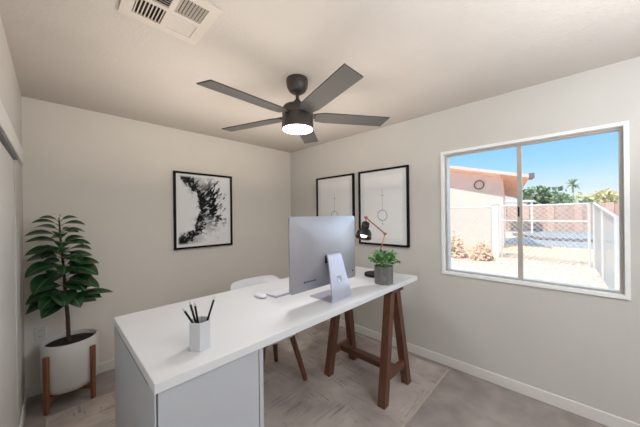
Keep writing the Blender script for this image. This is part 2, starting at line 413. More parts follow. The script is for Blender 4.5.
# ------------------------------------------------------------------ ceiling fan
FX, FYY = -1.370, -1.753
t = thing('ceiling_fan', (FX, FYY, H), 'dark five-blade ceiling fan with round lit light', 'ceiling fan')
MB().lathe([(0, H-.001), (.078, H-.001), (.079, H-.03), (.074, H-.06), (.06, H-.085), (.04, H-.1), (.022, H-.104), (0, H-.104)], (FX, FYY, 0)).build('canopy', M['bronze'], t, 40)
MB().tube([(FX, FYY, H-.10), (FX, FYY, 2.2710)], .0125, 16).build('downrod', M['bronze'], t, 40)
MB().lathe([(0, 2.2910), (.02, 2.2910), (.026, 2.2780), (.03, 2.2610), (.07, 2.2510), (.103, 2.2380), (.111, 2.2210), (.112, 2.1810), (.104, 2.1760), (.104, 2.1660), (.112, 2.1620), (.114, 2.1110), (.114, 2.080), (.110, 2.078), (.1085, 2.0775), (0, 2.0775)], (FX, FYY, 0), 48).build('motor_housing', M['bronze'], t, 40)
MB().lathe([(0, 2.077), (.1083, 2.077), (.107, 2.073), (.09, 2.069), (0, 2.066)], (FX, FYY, 0), 48).build('light_diffuser', M['light'], t, 60)
for k in range(5):
    ang = math.radians(37.6+72*k); ca, sa = math.cos(ang), math.sin(ang); pit = math.radians(-9)
    def P(r, s, h): return (FX+ca*r-sa*s*math.cos(pit), FYY+sa*r+ca*s*math.cos(pit), 2.1720+s*math.sin(pit)+h)
    out = [(.13, -.048), (.20, -.066), (.690, -.066), (.670, .066), (.20, .066), (.13, .048)]
    bl = MB().prism([P(r, s, -.004) for r, s in out], [P(r, s, .004) for r, s in out]).build('blade', M['blade'], t)
    io = [(.085, -.03), (.20, -.035), (.20, .035), (.085, .03)]
    MB().prism([P(r, s, .0045) for r, s in io], [P(r, s, .010) for r, s in io]).build('blade_bracket', M['bronze'], bl)

# ------------------------------------------------------------------ framed prints
def picture_x(name, x0, x1, z0, z1, label):          # hangs on the back wall (plane y=0)
    t = thing(name, ((x0+x1)/2, 0, z0), label, 'picture')
    b = MB(); f = .022; d = .028
    for (a, c, e, g) in ((x0, x1, z0, z0+f), (x0, x1, z1-f, z1), (x0, x0+f, z0+f, z1-f), (x1-f, x1, z0+f, z1-f)): b.box(a, c, -d, -.001, e, g)
    b.build('picture_frame', M['frameblk'], t)
    MB().box(x0+f, x1-f, -.012, -.002, z0+f, z1-f).build('print', inkmat(x1-x0-2*f, z1-z0-2*f), t, origin=(x0+f, 0, z0+f))
    return t
picture_x('ink_picture', -1.685, -1.0, 1.082, 1.963, 'black-framed print of a black ink splash on the back wall')
def picture_y(name, y0, y1, z0, z1, label, rc):           # hangs on the right wall (plane x=0)
    t = thing(name, (0, (y0+y1)/2, z0), label, 'picture', None)
    b = MB(); f = .02; d = .03
    for (a, c, e, g) in ((y0, y1, z0, z0+f), (y0, y1, z1-f, z1), (y0, y0+f, z0+f, z1-f), (y1-f, y1, z0+f, z1-f)): b.box(-d, -.001, a, c, e, g)
    b.build('picture_frame', M['frameblk'], t)
    MB().box(-.012, -.002, y0+f, y1-f, z0+f, z1-f).build('mount', M['mount'], t)
    p = MB().box(-.0135, -.0122, y0+.075, y1-.075, z0+.085, z1-.085).build('print', M['paper'], t)
    yc, zc = rc; r = .061
    b = MB(); n = 48; x = -.0142
    for k in range(n):
        a, c = 2*PI*k/n, 2*PI*(k+1)/n
        b.quad((x, yc+(r-.005)*math.cos(a), zc+(r-.005)*math.sin(a)), (x, yc+r*math.cos(a), zc+r*math.sin(a)), (x, yc+r*math.cos(c), zc+r*math.sin(c)), (x, yc+(r-.005)*math.cos(c), zc+(r-.005)*math.sin(c)))
    b.build('ring_drawing', M['inkline'], p)
    b = MB(); b.box(x, x+.0005, yc-.0012, yc+.0012, zc+r, zc+.31)
    b.box(x, x+.0005, yc-.014, yc+.014, zc+.225, zc+.229); b.box(x-.0002, x+.0003, yc-.004, yc+.004, zc+.223, zc+.231)
    b.box(x, x+.0005, yc-.004, yc+.004, zc-.105, zc-.085); b.box(x, x+.0005, yc-.0015, yc+.0015, zc-.075, zc-r)
    b.build('line_drawing', M['inkfaint'], p)
picture_y('line_print', -1.243, -.593, 1.10, 1.964, 'black-framed ring print nearest the room corner, partly behind the computer', (-.918, 1.441))
picture_y('line_print', -1.951, -1.317, 1.10, 1.967, 'black-framed ring print behind the copper desk lamp, fully in view', (-1.635, 1.441))

# ------------------------------------------------------------------ rug
t = thing('area_rug', (-1.385, -1.41, 0), 'distressed beige and mauve area rug under the desk', 'rug')
MB().box(-2.650, -.095, -2.335, -.455, .001, .009).build('rug_pile', M['rug'], t)
b = MB()
for a in ((-2.665, -.08, -2.35, -2.336), (-2.665, -.08, -.454, -.44), (-2.665, -2.651, -2.336, -.454), (-.094, -.08, -2.336, -.454)): b.box(*a, .001, .0095)
b.build('binding', M['rugedge'], t)

# ------------------------------------------------------------------ desk
DZ = .9; RZ = .0095
t = thing('desk', (-1.37, -1.77, 0), 'long white desk on a cabinet base and walnut trestle', 'desk')
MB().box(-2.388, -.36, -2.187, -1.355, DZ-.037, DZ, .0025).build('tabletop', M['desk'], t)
b = MB(); zt = DZ-.0375
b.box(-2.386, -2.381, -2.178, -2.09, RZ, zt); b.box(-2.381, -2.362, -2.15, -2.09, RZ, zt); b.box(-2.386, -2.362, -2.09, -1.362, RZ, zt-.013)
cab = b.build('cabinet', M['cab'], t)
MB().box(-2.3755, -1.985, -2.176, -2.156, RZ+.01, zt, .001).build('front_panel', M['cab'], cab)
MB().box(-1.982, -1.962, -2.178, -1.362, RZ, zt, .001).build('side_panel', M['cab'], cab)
b = MB(); b.box(-2.361, -1.983, -2.15, -1.372, RZ+.004, zt-.0005); b.box(-2.3805, -2.361, -2.1565, -2.1505, RZ+.004, zt-.0005); b.build('cabinet_carcass', M['gap'], cab)
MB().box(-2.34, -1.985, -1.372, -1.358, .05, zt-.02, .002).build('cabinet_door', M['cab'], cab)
tr = bpy.data.objects.new('trestle', None); C.objects.link(tr); tr.parent = t; tr.location = (-.703+1.37, -1.87+1.77, 0)
ztop = zt-.001
for (yf, feet) in ((-2.145, ((-.895, -.745), (-.512, -.655))), (-1.585, ((-.885, -.745), (-.524, -.655)))):
    for fx, tx in feet:
        p = Vector((fx, yf, RZ+.0)); q = Vector((tx, yf+(.02 if yf < -1.8 else -.02), ztop-.03))
        # leg with level foot
        wx, wy = .031, .030
        MB().prism([(p.x-wx, p.y-wy, RZ), (p.x+wx, p.y-wy, RZ), (p.x+wx, p.y+wy, RZ), (p.x-wx, p.y+wy, RZ)],
                   [(q.x-wx, q.y-wy, q.z), (q.x+wx, q.y-wy, q.z), (q.x+wx, q.y+wy, q.z), (q.x-wx, q.y+wy, q.z)]).build('leg', M['walnut'], tr)
    xa = -.895+.15*(.21/.83)+.03; xb = -.512-.143*(.21/.83)-.03
    MB().box(-.895+.06, -.512-.06, yf-.016, yf+.016, .17, .23, .002).build('cross_rail', M['walnut_x'], tr)
MB().box(-.735, -.665, -2.128, -1.602, .175, .222, .002).build('stretcher', M['walnut_y'], tr)
MB().box(-.79, -.61, -2.175, -1.555, ztop-.03, ztop, .002).build('top_rail', M['walnut_y'], tr)

# ------------------------------------------------------------------ desktop computer
t = thing('computer_monitor', (-1.315, -2.0, DZ), 'silver all-in-one computer seen from behind on the white desk', 'computer')
x0, x1, yp, z0, z1 = -1.648, -1.008, -1.985, .979, 1.444
b = MB(); bm_n = 24
# body: flat rounded-rectangle screen slab with bulging back
def rr(x0, x1, z0, z1, r, y, n=5):
    pts = []; M_ = 10
    for cx, cz, a0 in ((x1-r, z1-r, 0), (x0+r, z1-r, 90), (x0+r, z0+r, 180), (x1-r, z0+r, 270)):
        for k in range(n+1):
            a = math.radians(a0+90*k/n); pts.append((cx+r*math.cos(a), y, cz+r*math.sin(a)))
    out = []
    for k, p in enumerate(pts):
        q = pts[(k+1) % len(pts)]; out.append(p)
        if math.dist(p, q) > .1:
            for j in range(1, M_): out.append(tuple(a+(c-a)*j/M_ for a, c in zip(p, q)))
    return out
def loft(b, loops):
    vs = [[b.bm.verts.new(p) for p in l] for l in loops]; fs = []
    for a, c in zip(vs, vs[1:]):
        n = len(a)
        for k in range(n): fs.append(b.bm.faces.new((a[k], a[(k+1) % n], c[(k+1) % n], c[k])))
    fs += [b.bm.faces.new(vs[0][::-1]), b.bm.faces.new(vs[-1])]
    b._tag(fs)
xc, zc = (x0+x1)/2, (z0+z1)/2
loops = [rr(x0, x1, z0, z1, .018, yp+.007), rr(x0, x1, z0, z1, .018, yp)]
for k in range(1, 13):
    s = 1-k/12.4; dep = .034*(1-s**2.6); w_ = (1-s)**.6; lp = []
    for (x, y, z) in loops[1]:
        u, v = (x-xc)/((x1-x0)/2), (z-zc)/((z1-z0)/2); l = math.hypot(u, v)
        u2, v2 = u*(1-w_)+u/l*w_, v*(1-w_)+v/l*w_
        lp.append((xc+u2*s*(x1-x0)/2, yp-dep, zc+v2*s*(z1-z0)/2))
    loops.append(lp)
loft(b, loops)
b.build('display_housing', M['alu'], t, 50)
MB().box(x0+.012, x1-.012, yp+.0072, yp+.0085, z0+.07, z1-.012).build('screen', M['black'], t)
# stand: base foot + upright with cable hole
sx0, sx1 = -1.405, -1.212; byb, byf = -2.105, -1.897
b = MB(); b.box(sx0, sx1, byb+.004, byf, DZ+.0005, DZ+.007, .002)
stand = b.build('stand_foot', M['alu_l'], t)
b = MB()
prof = [(byb+.012, DZ+.0005), (byb+.002, DZ+.012), (byb, DZ+.03), (byb+.017, DZ+.10), (byb+.035, DZ+.17), (byb+.058, DZ+.260), (byb+.066, DZ+.286), (byb+.077, DZ+.300), (byb+.092, DZ+.305)]
inn = [(byb+.028, DZ+.007), (byb+.012, DZ+.018), (byb+.010, DZ+.032), (byb+.026, DZ+.10), (byb+.044, DZ+.168), (byb+.067, DZ+.254), (byb+.074, DZ+.275), (byb+.082, DZ+.286), (byb+.093, DZ+.290)]
hw = [.0965, .0965, .096, .087, .078, .070, .067, .066, .066]
sc_ = (sx0+sx1)/2
NX = 12
def shell(prof, inn, hw):
    rows_o, rows_i = [], []
    for (y, z), (yi, zi), w in zip(prof, inn, hw):
        rows_o.append([b.bm.verts.new((sc_-w+2*w*k/NX, y, z)) for k in range(NX+1)])
        rows_i.append([b.bm.verts.new((sc_-w+2*w*k/NX, yi, zi)) for k in range(NX+1)])
    fs = []
    n = len(prof)
    for r in range(n-1):
        for k in range(NX):
            fs.append(b.bm.faces.new((rows_o[r][k], rows_o[r][k+1], rows_o[r+1][k+1], rows_o[r+1][k])))
            fs.append(b.bm.faces.new((rows_i[r][k], rows_i[r+1][k], rows_i[r+1][k+1], rows_i[r][k+1])))
        for k in (0, NX): fs.append(b.bm.faces.new((rows_o[r][k], rows_i[r][k], rows_i[r+1][k], rows_o[r+1][k])))
    for r in (0, n-1):
        for k in range(NX): fs.append(b.bm.faces.new((rows_o[r][k], rows_o[r][k+1], rows_i[r][k+1], rows_i[r][k])))
    b._tag(fs)
shell(prof, inn, hw)
st = b.build('stand_arm', M['alu_l'], t, 40)
# round cable opening, seen as a pale recessed disc with a rim
c0 = Vector((sc_, byb+.0245, DZ+.130)); dirn = Vector((0, -.968, .25)).normalized()
mt = dirn.to_track_quat('Z', 'Y').to_matrix()
MB().lathe([(0, .0012), (.019, .0012), (.021, .002), (.0235, .002), (.0245, .0)], c0, 28, mt).build('cable_opening', M['alu'], st, 50)
MB().box(sc_-.07, sc_+.07, byb+.085, yp-.025, DZ+.235, DZ+.288, .003).build('hinge_block', M['black'], t)
# port row and power socket
b = MB()
for k, (dx, w) in enumerate(((.105, .012), (.125, .006), (.138, .006), (.151, .006), (.164, .006), (.178, .009), (.195, .012))):
    xx = x0+dx; zz = z0+.06; 
    s_ = max(abs((xx-xc)/((x1-x0)/2)), abs((zz-zc)/((z1-z0)/2))); dep = .034*(1-s_**2.2)
    b.box(xx-w/2, xx+w/2, yp-dep-.0012, yp-dep+.004, zz-.004, zz+.004)
b.build('port', M['black'], t)
MB().lathe([(0, .001), (.006, .001), (.006, -.003)], (x1-.045, yp-.0105, z0+.055), 16, Vector((0, -1, 0)).to_track_quat('Z', 'Y').to_matrix()).build('power_button', M['black'], t)

# keyboard and mouse
t = thing('keyboard', (-1.37, -1.70, DZ), 'slim white keyboard behind the computer on the desk', 'keyboard')
b = MB(); b.prism([(-1.585, -1.755, DZ+.0005), (-1.155, -1.755, DZ+.0005), (-1.155, -1.642, DZ+.0005), (-1.585, -1.642, DZ+.0005)],
                  [(-1.585, -1.755, DZ+.012), (-1.155, -1.755, DZ+.012), (-1.155, -1.642, DZ+.005), (-1.585, -1.642, DZ+.005)])
b.build('keyboard_body', M['alu_l'], t)
b = MB()
for r in range(5):
    for k in range(14):
        x = -1.578+k*.0301; y = -1.748+r*.0205; zz = DZ+.0118-.007*(y+1.755)/.113
        b.box(x, x+.0265, y, y+.0175, zz, zz+.002)
b.build('key', M['white_plastic'], t)
t = thing('computer_mouse', (-1.636, -1.655, DZ), 'white low computer mouse on the desk beside the keyboard', 'mouse')
b = MB(); NN = 24; NR = 7; prev = None
rings = []
for j in range(NR+1):
    a = j/NR*PI/2
    rings.append([b.bm.verts.new((-1.636+.030*math.cos(a)**.5*math.copysign(abs(math.cos(2*PI*k/NN))**.8, math.cos(2*PI*k/NN)), -1.655+.057*math.cos(a)**.5*math.copysign(abs(math.sin(2*PI*k/NN))**.8, math.sin(2*PI*k/NN)), DZ+.006+.016*math.sin(a))) for k in range(NN)] if j < NR else [b.bm.verts.new((-1.636, -1.655, DZ+.022))])
for a, c in zip(rings, rings[1:]):
    for k in range(NN):
        b.bm.faces.new((a[k], a[(k+1) % NN], c[(k+1) % NN], c[k]) if len(c) > 1 else (a[k], a[(k+1) % NN], c[0]))
b.bm.faces.new(rings[0][::-1])
b.build('mouse_shell', M['white_plastic'], t, 0)
MB().lathe([(0, DZ+.0005), (.9, DZ+.0005), (1, DZ+.006), (0, DZ+.006)], (0, 0, 0), 24, Matrix(((.028, 0, 0), (0, .054, 0), (0, 0, 1)))).build('mouse_base', M['alu'], t, 40).location += Vector((-1.636, -1.655, 0))

# ------------------------------------------------------------------ pencil cup + pencils
PX, PY = -2.186, -2.048
t = thing('pencil_cup', (PX, PY, DZ), 'light grey hexagonal cup holding pencils on the desk', 'cup')
R6 = .0455; ph = math.atan2(-.037, -.016)
hexp = lambda r, z: [(PX+r*math.cos(ph+k*PI/3), PY+r*math.sin(ph+k*PI/3), z) for k in range(6)]
b = MB(); loops = [hexp(R6, DZ+.0005), hexp(R6, DZ+.116), hexp(R6-.004, DZ+.116), hexp(R6-.004, DZ+.008)]
loft(b, loops); b.build('cup_body', M['cup'], t)
def pencil(bx, by, tx, ty, tz, label):
    p = Vector((PX+bx*.8, PY+by*.8, DZ+.0125)); q = Vector((PX+tx, PY+ty, tz)); d = (q-p).normalized()
    o = MB().tube([p, q], .0043, 6).build('pencil', M['pencil'])
    tag(o, label, 'pencil', 'pencils in the cup')
    k = MB().tube([q-d*.0005, q+d*.016], [.0041, .0009], 6).build('pencil_tip', M['pencil_tip'], o)
pencil(.030, .0025, -.060, .004, DZ+.168, 'black pencil in the grey cup leaning furthest from the desk lamp')
pencil(.012, .0165, -.030, .024, DZ+.182, 'upright black pencil in the grey cup, tallest of its bunch of three')
pencil(.002, -.010, -.022, -.006, DZ+.182, 'upright black pencil in the grey cup, lower and nearer the lone pencil')
pencil(-.018, -.0275, .053, -.014, DZ+.190, 'lone black pencil in the grey cup leaning toward the computer')

# ------------------------------------------------------------------ concrete pot plant on desk
QX, QY = -.768, -2.088
t = thing('potted_plant', (QX, QY, DZ), 'small leafy green plant in a grey concrete pot on the desk', 'potted plant')
oct_ = lambda r, z: [(QX+r*math.cos(k*PI/4+.2), QY+r*math.sin(k*PI/4+.2), z) for k in range(8)]
b = MB(); loft(b, [oct_(.075, DZ+.0005), oct_(.077, DZ+.004), oct_(.077, DZ+.140), oct_(.069, DZ+.140), oct_(.066, DZ+.115)]); b.build('plant_pot', M['concrete'], t)
b = MB(); b.prism(oct_(.0635, DZ+.116), oct_(.0635, DZ+.122)); b.build('soil', M['soil'], t)
def leaf(b, base, tip, wid, droop=.0, fold=.15, normal=None, n=8):
    base = Vector(base); tip = Vector(tip); t = tip-base; L = t.length
    upv = Vector(normal) if normal else Vector((0, 0, 1))
    if abs(t.normalized().dot(upv)) > .95: upv = Vector((1, 0, .2))
    sd = t.cross(upv).normalized(); nn = sd.cross(t).normalized()
    rows = []
    for k in range(n+1):
        s = k/n; w = wid*(math.sin(PI*min(1, s**.85))**.75 if 0 < s < 1 else 0)+.0006
        c = base+t*s+nn*(droop*4*s*(1-s)*L)
        rows.append([(c+sd*w*u+nn*(abs(u)**1.5*w*fold), u, s) for u in (-1, -.5, 0, .5, 1)])
    vv = [[b.bm.verts.new(p[0]) for p in r] for r in rows]
    for k in range(n):
        for j in range(4):
            f = b.bm.faces.new((vv[k][j], vv[k][j+1], vv[k+1][j+1], vv[k+1][j]))
            f.material_index = b.mi
            for lp, (kk, jj) in zip(f.loops, ((k, j), (k, j+1), (k+1, j+1), (k+1, j))): lp[b.uv].uv = (rows[kk][jj][1], rows[kk][jj][2])
bl = MB(); bs = MB(); rnd = random.Random(3)
for k in range(22):
    a = 2*PI*k*.382+rnd.random()*.6; ro = rnd.uniform(.015, .045)
    p0 = Vector((QX+ro*.7*math.cos(a), QY+ro*.7*math.sin(a), DZ+.12)); sp = rnd.uniform(.3, 1.0)*.085
    p1 = Vector((QX+(ro+sp)*math.cos(a), QY+(ro+sp)*math.sin(a), DZ+.12+rnd.uniform(.05, .115)+.03*(1-sp/.085)))
    bs.tube([p0, (p0+p1)/2+Vector((0, 0, .012)), p1], .0016, 5)
    for s in (.45, .62, .8, 1.0):
        c = p0.lerp(p1, s)+Vector((0, 0, .012*4*s*(1-s)))
        for sg in (-1, 1):
            aa = a+sg*rnd.uniform(.5, 1.5); ll = rnd.uniform(.032, .054)
            leaf(bl, c, c+Vector((math.cos(aa)*ll, math.sin(aa)*ll, rnd.uniform(-.008, .022))), rnd.uniform(.011, .016), .06, .2, n=5)
    leaf(bl, p1, p1+Vector((math.cos(a)*.02, math.sin(a)*.02, .03)), .010, .05, n=5)
bs.build('stem', M['leaf2'], t, 0); bl.build('foliage', M['leaf2'], t, 0, normals=False)

# ------------------------------------------------------------------ desk lamp
LX, LY = -.600, -1.895
t = thing('desk_lamp', (LX, LY, DZ), 'black desk lamp with jointed copper arm behind the small plant', 'lamp')
MB().lathe([(0, DZ+.0005), (.088, DZ+.0005), (.09, DZ+.004), (.09, DZ+.022), (.086, DZ+.026), (0, DZ+.026)], (LX, LY, 0), 48).build('lamp_base', M['black'], t, 40)
e0 = Vector((LX, LY, DZ+.026)); e1 = Vector((-.458, -1.925, 1.270)); e2 = Vector((-.730, -1.900, 1.426)); e3 = Vector((-.737, -1.903, 1.380))
MB().tube([e0, e0+Vector((0, 0, .02))], .011, 14).build('base_socket', M['copper'], t, 40)
MB().tube([e0+Vector((0, 0, .015)), e1], .0055, 10).build('lower_arm', M['copper'], t, 40)
MB().tube([e1, e2], .0055, 10).build('upper_arm', M['copper'], t, 40)
for e in (e1, e2): MB().tube([e-Vector((.007, .011, 0)), e+Vector((.007, .011, 0))], .011, 14).build('arm_joint', M['copper'], t, 40)
MB().tube([e2, e3], .0055, 10).build('head_link', M['copper'], t, 40)
ax = Vector((-.44, -.10, -.89)).normalized(); mt = ax.to_track_quat('Z', 'Y').to_matrix()
hd = MB().lathe([(0, -.005), (.026, -.004), (.033, .004), (.034, .035), (.030, .050), (.034, .058), (.052, .072), (.062, .095), (.066, .13), (.0655, .13), (.0625, .13), (.058, .095), (.048, .076), (.028, .062), (0, .060)], e3, 36, mt).build('lamp_shade', M['black'], t, 40)
MB().lathe([(.0625, .1301), (.067, .1295), (.0675, .136), (.0625, .136), (.0625, .1301)], e3, 36, mt).build('shade_rim', M['lampred'], hd, 40)
MB().lathe([(0, .064), (.014, .066), (.018, .08), (.027, .096), (.030, .112), (.024, .126), (.012, .133), (0, .135)], e3, 24, mt).build('bulb', M['bulb'], t, 0)

# ------------------------------------------------------------------ desk chair
CX, CYY = -1.292, -1.24
t = thing('desk_chair', (CX, CYY, RZ), 'white shell chair with walnut legs tucked behind the desk', 'chair')
b = MB()
# shell: polar grid over a seat pan rising into a wrapped back
NA, NRr = 48, 12
def shell_pt(a, s, off):
    # a: angle (0 = +x, 90deg = +y back), s 0..1 from centre to rim
    ca, sa = math.cos(a), math.sin(a)
    back = max(0, sa)
    rx = .26+.068*back; ry = .22 if sa < 0 else .25+.045
    hrim = .425+.428*math.sin(PI/2*min(1, max(0, (sa+.35)/1.2)))
    r = 1-(1-s)**1.0
    zz = .45+(hrim-.45)*s**3.2 - .03*math.sin(PI*s)*(1-back*.4)
    k = min(1, r*1.22) if sa > 0 else r
    k = math.sin(min(1, r)*PI/2)**.85
    ca = math.copysign(abs(ca)**.84, ca); sa = math.copysign(abs(sa)**.84, sa)
    return Vector((CX+(rx+off*.6)*k*ca, CYY+(ry+off*.6)*k*sa, zz-off*(1-s*.7)))
def grid(off):
    g = []
    for j in range(NRr+1):
        s = j/NRr
        g.append([b.bm.verts.new(shell_pt(2*PI*k/NA, s, off)) for k in range(NA)] if j else [b.bm.verts.new(shell_pt(PI/2, 0, off))])
    for a, c in zip(g, g[1:]):
        for k in range(NA):
            b.bm.faces.new((a[k], a[(k+1) % NA], c[(k+1) % NA], c[k]) if len(a) > 1 else (a[0], c[k], c[(k+1) % NA]))
    return g
g0 = grid(0); g1 = grid(.012)
for k in range(NA): b.bm.faces.new((g0[-1][k], g0[-1][(k+1) % NA], g1[-1][(k+1) % NA], g1[-1][k]))
b.build('seat_shell', M['white_plastic'], t, 0)
for (fx, fy, tx, ty) in ((-1.085, -1.49, -1.165, -1.395), (-1.085, -1.06, -1.165, -1.14), (-1.56, -1.49, -1.455, -1.395), (-1.56, -1.06, -1.455, -1.14)):
    MB().tube([(fx, fy, RZ+.008), (tx, ty, .415)], [.020, .026], 14).build('leg', M['walnut'], t, 40)
b = MB(); b.box(-1.47, -1.15, -1.41, -1.375, .395, .412); b.box(-1.47, -1.15, -1.16, -1.125, .395, .412); b.box(-1.33, -1.29, -1.375, -1.16, .395, .412)
b.build('seat_bracket', M['black'], t)

# ------------------------------------------------------------------ rubber plant in floor pot
GX, GY = -2.525, -.255
t = thing('rubber_plant', (GX, GY, 0), 'tall rubber plant in a white pot on a wooden stand in the corner', 'potted plant')
PR = .172; pz0, pz1 = .115, .485
MB().lathe([(0, pz0), (PR*.84, pz0), (PR*.93, pz0+.012), (PR*.985, pz0+.05), (PR, pz0+.1), (PR, pz1-.006), (PR-.004, pz1), (PR-.014, pz1), (PR-.018, pz1-.006), (PR-.018, pz1-.05)], (GX, GY, 0), 64).build('plant_pot', M['ceramic'], t, 40)
MB().lathe([(0, pz1-.028), (.08, pz1-.026), (PR-.0185, pz1-.034), (PR-.0185, pz1-.045), (0, pz1-.045)], (GX, GY, 0), 40).build('soil', M['soil'], t, 0)
stn = bpy.data.objects.new('plant_stand', None); C.objects.link(stn); stn.parent = t; stn.location = (0, 0, 0)
ang0 = math.atan2(-.36-GY, -2.661-GX)+.07
for k in range(4):
    a = ang0+k*PI/2; ca, sa = math.cos(a), math.sin(a); r = PR+.0125
    MB().prism([(GX+ca*(r+u)-sa*v, GY+sa*(r+u)+ca*v, 0.0005) for u, v in ((-.010, -.014), (.011, -.014), (.011, .014), (-.010, .014))],
               [(GX+ca*(r+u)-sa*v, GY+sa*(r+u)+ca*v, .42) for u, v in ((-.010, -.016), (.011, -.016), (.011, .016), (-.010, .016))]).build('leg', M['walnut_l'], stn)
for k in range(2):
    a = ang0+k*PI/2; r = PR; d = Vector((math.cos(a), math.sin(a), 0)); c = Vector((GX, GY, .096-.0005*k))
    MB().bar(c-d*r, c+d*r, .026, .036, (0, 0, 1)).build('cross_beam', M['walnut_l'], stn)
# stem follows a gentle lean
stem = [(GX-.012, GY, pz1-.03), (GX-.016, GY+.005, .65), (GX-.028, GY, .85), (GX-.036, GY-.01, 1.05), (GX-.05, GY, 1.25), (GX-.058, GY, 1.42), (GX-.06, GY, 1.455)]
MB().tube(stem, [.014, .013, .011, .009, .007, .005, .003], 10).build('trunk', M['bark'], t, 40)
def stem_at(z):
    for a, c in zip(stem, stem[1:]):
        if a[2] <= z <= c[2]: return Vector(a).lerp(Vector(c), (z-a[2])/(c[2]-a[2]))
    return Vector(stem[-1])
# leaf list: root height, view-plane sideways reach, rise at tip, depth reach towards viewer, half width
LV = [(1.44, .0, .06, .0, .022), (1.42, -.10, .04, -.02, .024), (1.42, .10, .04, .02, .024), (1.39, -.135, .035, -.05, .027), (1.385, .14, .01, -.04, .026),
      (1.35, -.14, .03, .06, .028), (1.33, .14, -.005, .05, .028), (1.30, -.18, .03, -.08, .030), (1.30, .10, .045, -.08, .028),
      (1.25, -.19, .03, -.02, .030), (1.245, .13, .05, .05, .03), (1.22, .16, .02, -.06, .032), (1.18, -.20, .0, -.06, .036), (1.17, .16, .03, -.09, .036),
      (1.13, -.215, -.01, .03, .042), (1.10, .165, .04, .04, .044), (1.07, -.21, -.06, -.09, .052), (1.05, .20, .02, -.02, .04), (1.04, .19, -.08, -.08, .052),
      (1.0, -.14, -.12, -.15, .058), (.98, .17, .01, .08, .044), (.95, .17, -.055, -.06, .044), (.92, .19, -.06, -.10, .046), (.86, -.22, -.06, -.04, .050),
      (.84, -.19, -.09, .05, .046), (.84, -.12, -.08, -.13, .05), (.86, .19, .04, -.05, .048), (.80, -.2, -.07, -.05, .042), (.78, -.12, -.09, -.10, .042),
      (.78, .20, .0, -.06, .045), (.76, .27, .06, -.06, .034), (.82, .08, -.09, -.14, .042), (.90, .05, -.05, .15, .044), (1.12, .03, .0, .16, .04), (1.2, -.02, -.02, -.15, .038), (1.30, .01, .0, -.13, .034)]
bl = MB(); bs = MB(); rnd = random.Random(11)
vr = Vector((math.cos(.52), -math.sin(.52)*.25, 0))      # sideways direction seen from the door side
vr = Vector((.97, -.05, 0)); vd = Vector((.05, .97, 0))
for k in range(17):
    z = .76+.62*(k/17)**1.0; a = k*2.4; g = 1-(z-.76)/.75
    LV.append((z+.01*math.sin(k), (.10+.07*g)*math.cos(a), .015-.075*g*rnd.random(), (.09+.08*g)*math.sin(a), .026+.018*g))
for k in range(7):
    z = .86+.45*k/7; a = -PI/2+.9*math.sin(k*2.1); g = 1-k/7
    LV.append((z, (.12+.05*g)*math.cos(a), -.03-.07*g*rnd.random(), (.12+.05*g)*math.sin(a), .034+.016*g))
for (z, sx, rise, dp, wd) in LV:
    p = stem_at(z); dv = (vr*sx+vd*dp)*1.12
    if p.x+dv.x < -2.765: dv.x = -2.765-p.x
    q = p+dv*.14+Vector((0, 0, .018)); tip = p+dv+Vector((0, 0, rise*.8))
    tip.x = max(tip.x, -2.77)
    bl.tube([p, q], .0028, 6)
    leaf(bl, q, tip, wd*(1.25 if z > 1.2 else 1.42), .15, .18, normal=(rnd.uniform(-.3, .3), -.45, 1), n=10)
bl.build('foliage', M['leaf'], t, 0, normals=False)

# ------------------------------------------------------------------ outside
G = -.1
struct(MB().quad((.2, -16, G), (60, -16, G), (60, 24, G), (.2, 24, G)).build('ground', M['gravel']), 'pale gravel ground outside the window', 'ground')
struct(MB().box(8.6, 12.9, -12, 24, G, G+.015).build('dirt_strip', M['sand']), 'tan dirt strip across the yard', 'ground')
struct(MB().box(12.9, 40, -14, -.6, G, G+.03).build('driveway', M['drive']), 'grey paved driveway beyond the yard fence', 'driveway')
b = MB(); b.box(16.2, 16.45, -14, -1.9, G, G+.16); b.bar((16.3, -1.95, G+.08), (19.5, -.3, G+.08), .25, .16)
struct(b.build('kerb', M['kerb']), 'low dark kerb line across the driveway', 'kerb')
# neighbour house
t = thing('house', (14, 3, G), 'pink stucco neighbour house with low gable roof', 'house')
def rz(y): return 3.33+.262*y      # roof underside height at y
yc, yl, ye, SX = -1.02, 6., -1.98, .168
uz = lambda x, y: rz(y)-SX*(x-10.4)      # underside of the roof
foot = [(11, yc), (11, yl), (15, yl), (15, -.47)]
MB().prism([(x, y, G) for x, y in foot], [(x, y, uz(x, y)) for x, y in foot]).build('house_wall', M['stucco'], t)
foot = [(10.4, ye), (10.4, yl), (15.2, yl), (15.2, -.95)]
MB().prism([(x, y, uz(x, y)+.004) for x, y in foot], [(x, y, uz(x, y)+.13) for x, y in foot]).build('roof', M['roof'], t)
foot = [(10.42, ye+.03), (10.42, yc), (15.1, -.50), (15.1, -.93)]
MB().prism([(x, y, uz(x, y)-.03) for x, y in foot], [(x, y, uz(x, y)+.003) for x, y in foot]).build('soffit', M['soffit'], t)
foot = [(10.3, ye-.16), (10.3, ye), (11.0, ye+.14), (11.0, ye-.02)]
MB().prism([(x, y, rz(ye)-.02) for x, y in foot], [(x, y, rz(ye)+.17) for x, y in foot]).build('gutter', M['eave'], t)
b = MB()
for k in range(32):
    a, c = 2*PI*k/32, 2*PI*(k+1)/32
    b.tube([(10.96, -.12+.19*math.cos(a), 2.74+.19*math.sin(a)), (10.96, -.12+.19*math.cos(c), 2.74+.19*math.sin(c))], .022, 6)
tag(b.build('wall_ring', M['ring']), 'dark round ring hanging on the pink house wall', 'wreath')
b = MB(); b.tube([(12, 2.2, rz(2.2)-.15), (12, 2.2, rz(2.2)+.5)], .03, 6); b.tube([(12, 2.0, rz(2.2)+.32), (12, 2.4, rz(2.2)+.32)], .02, 6)
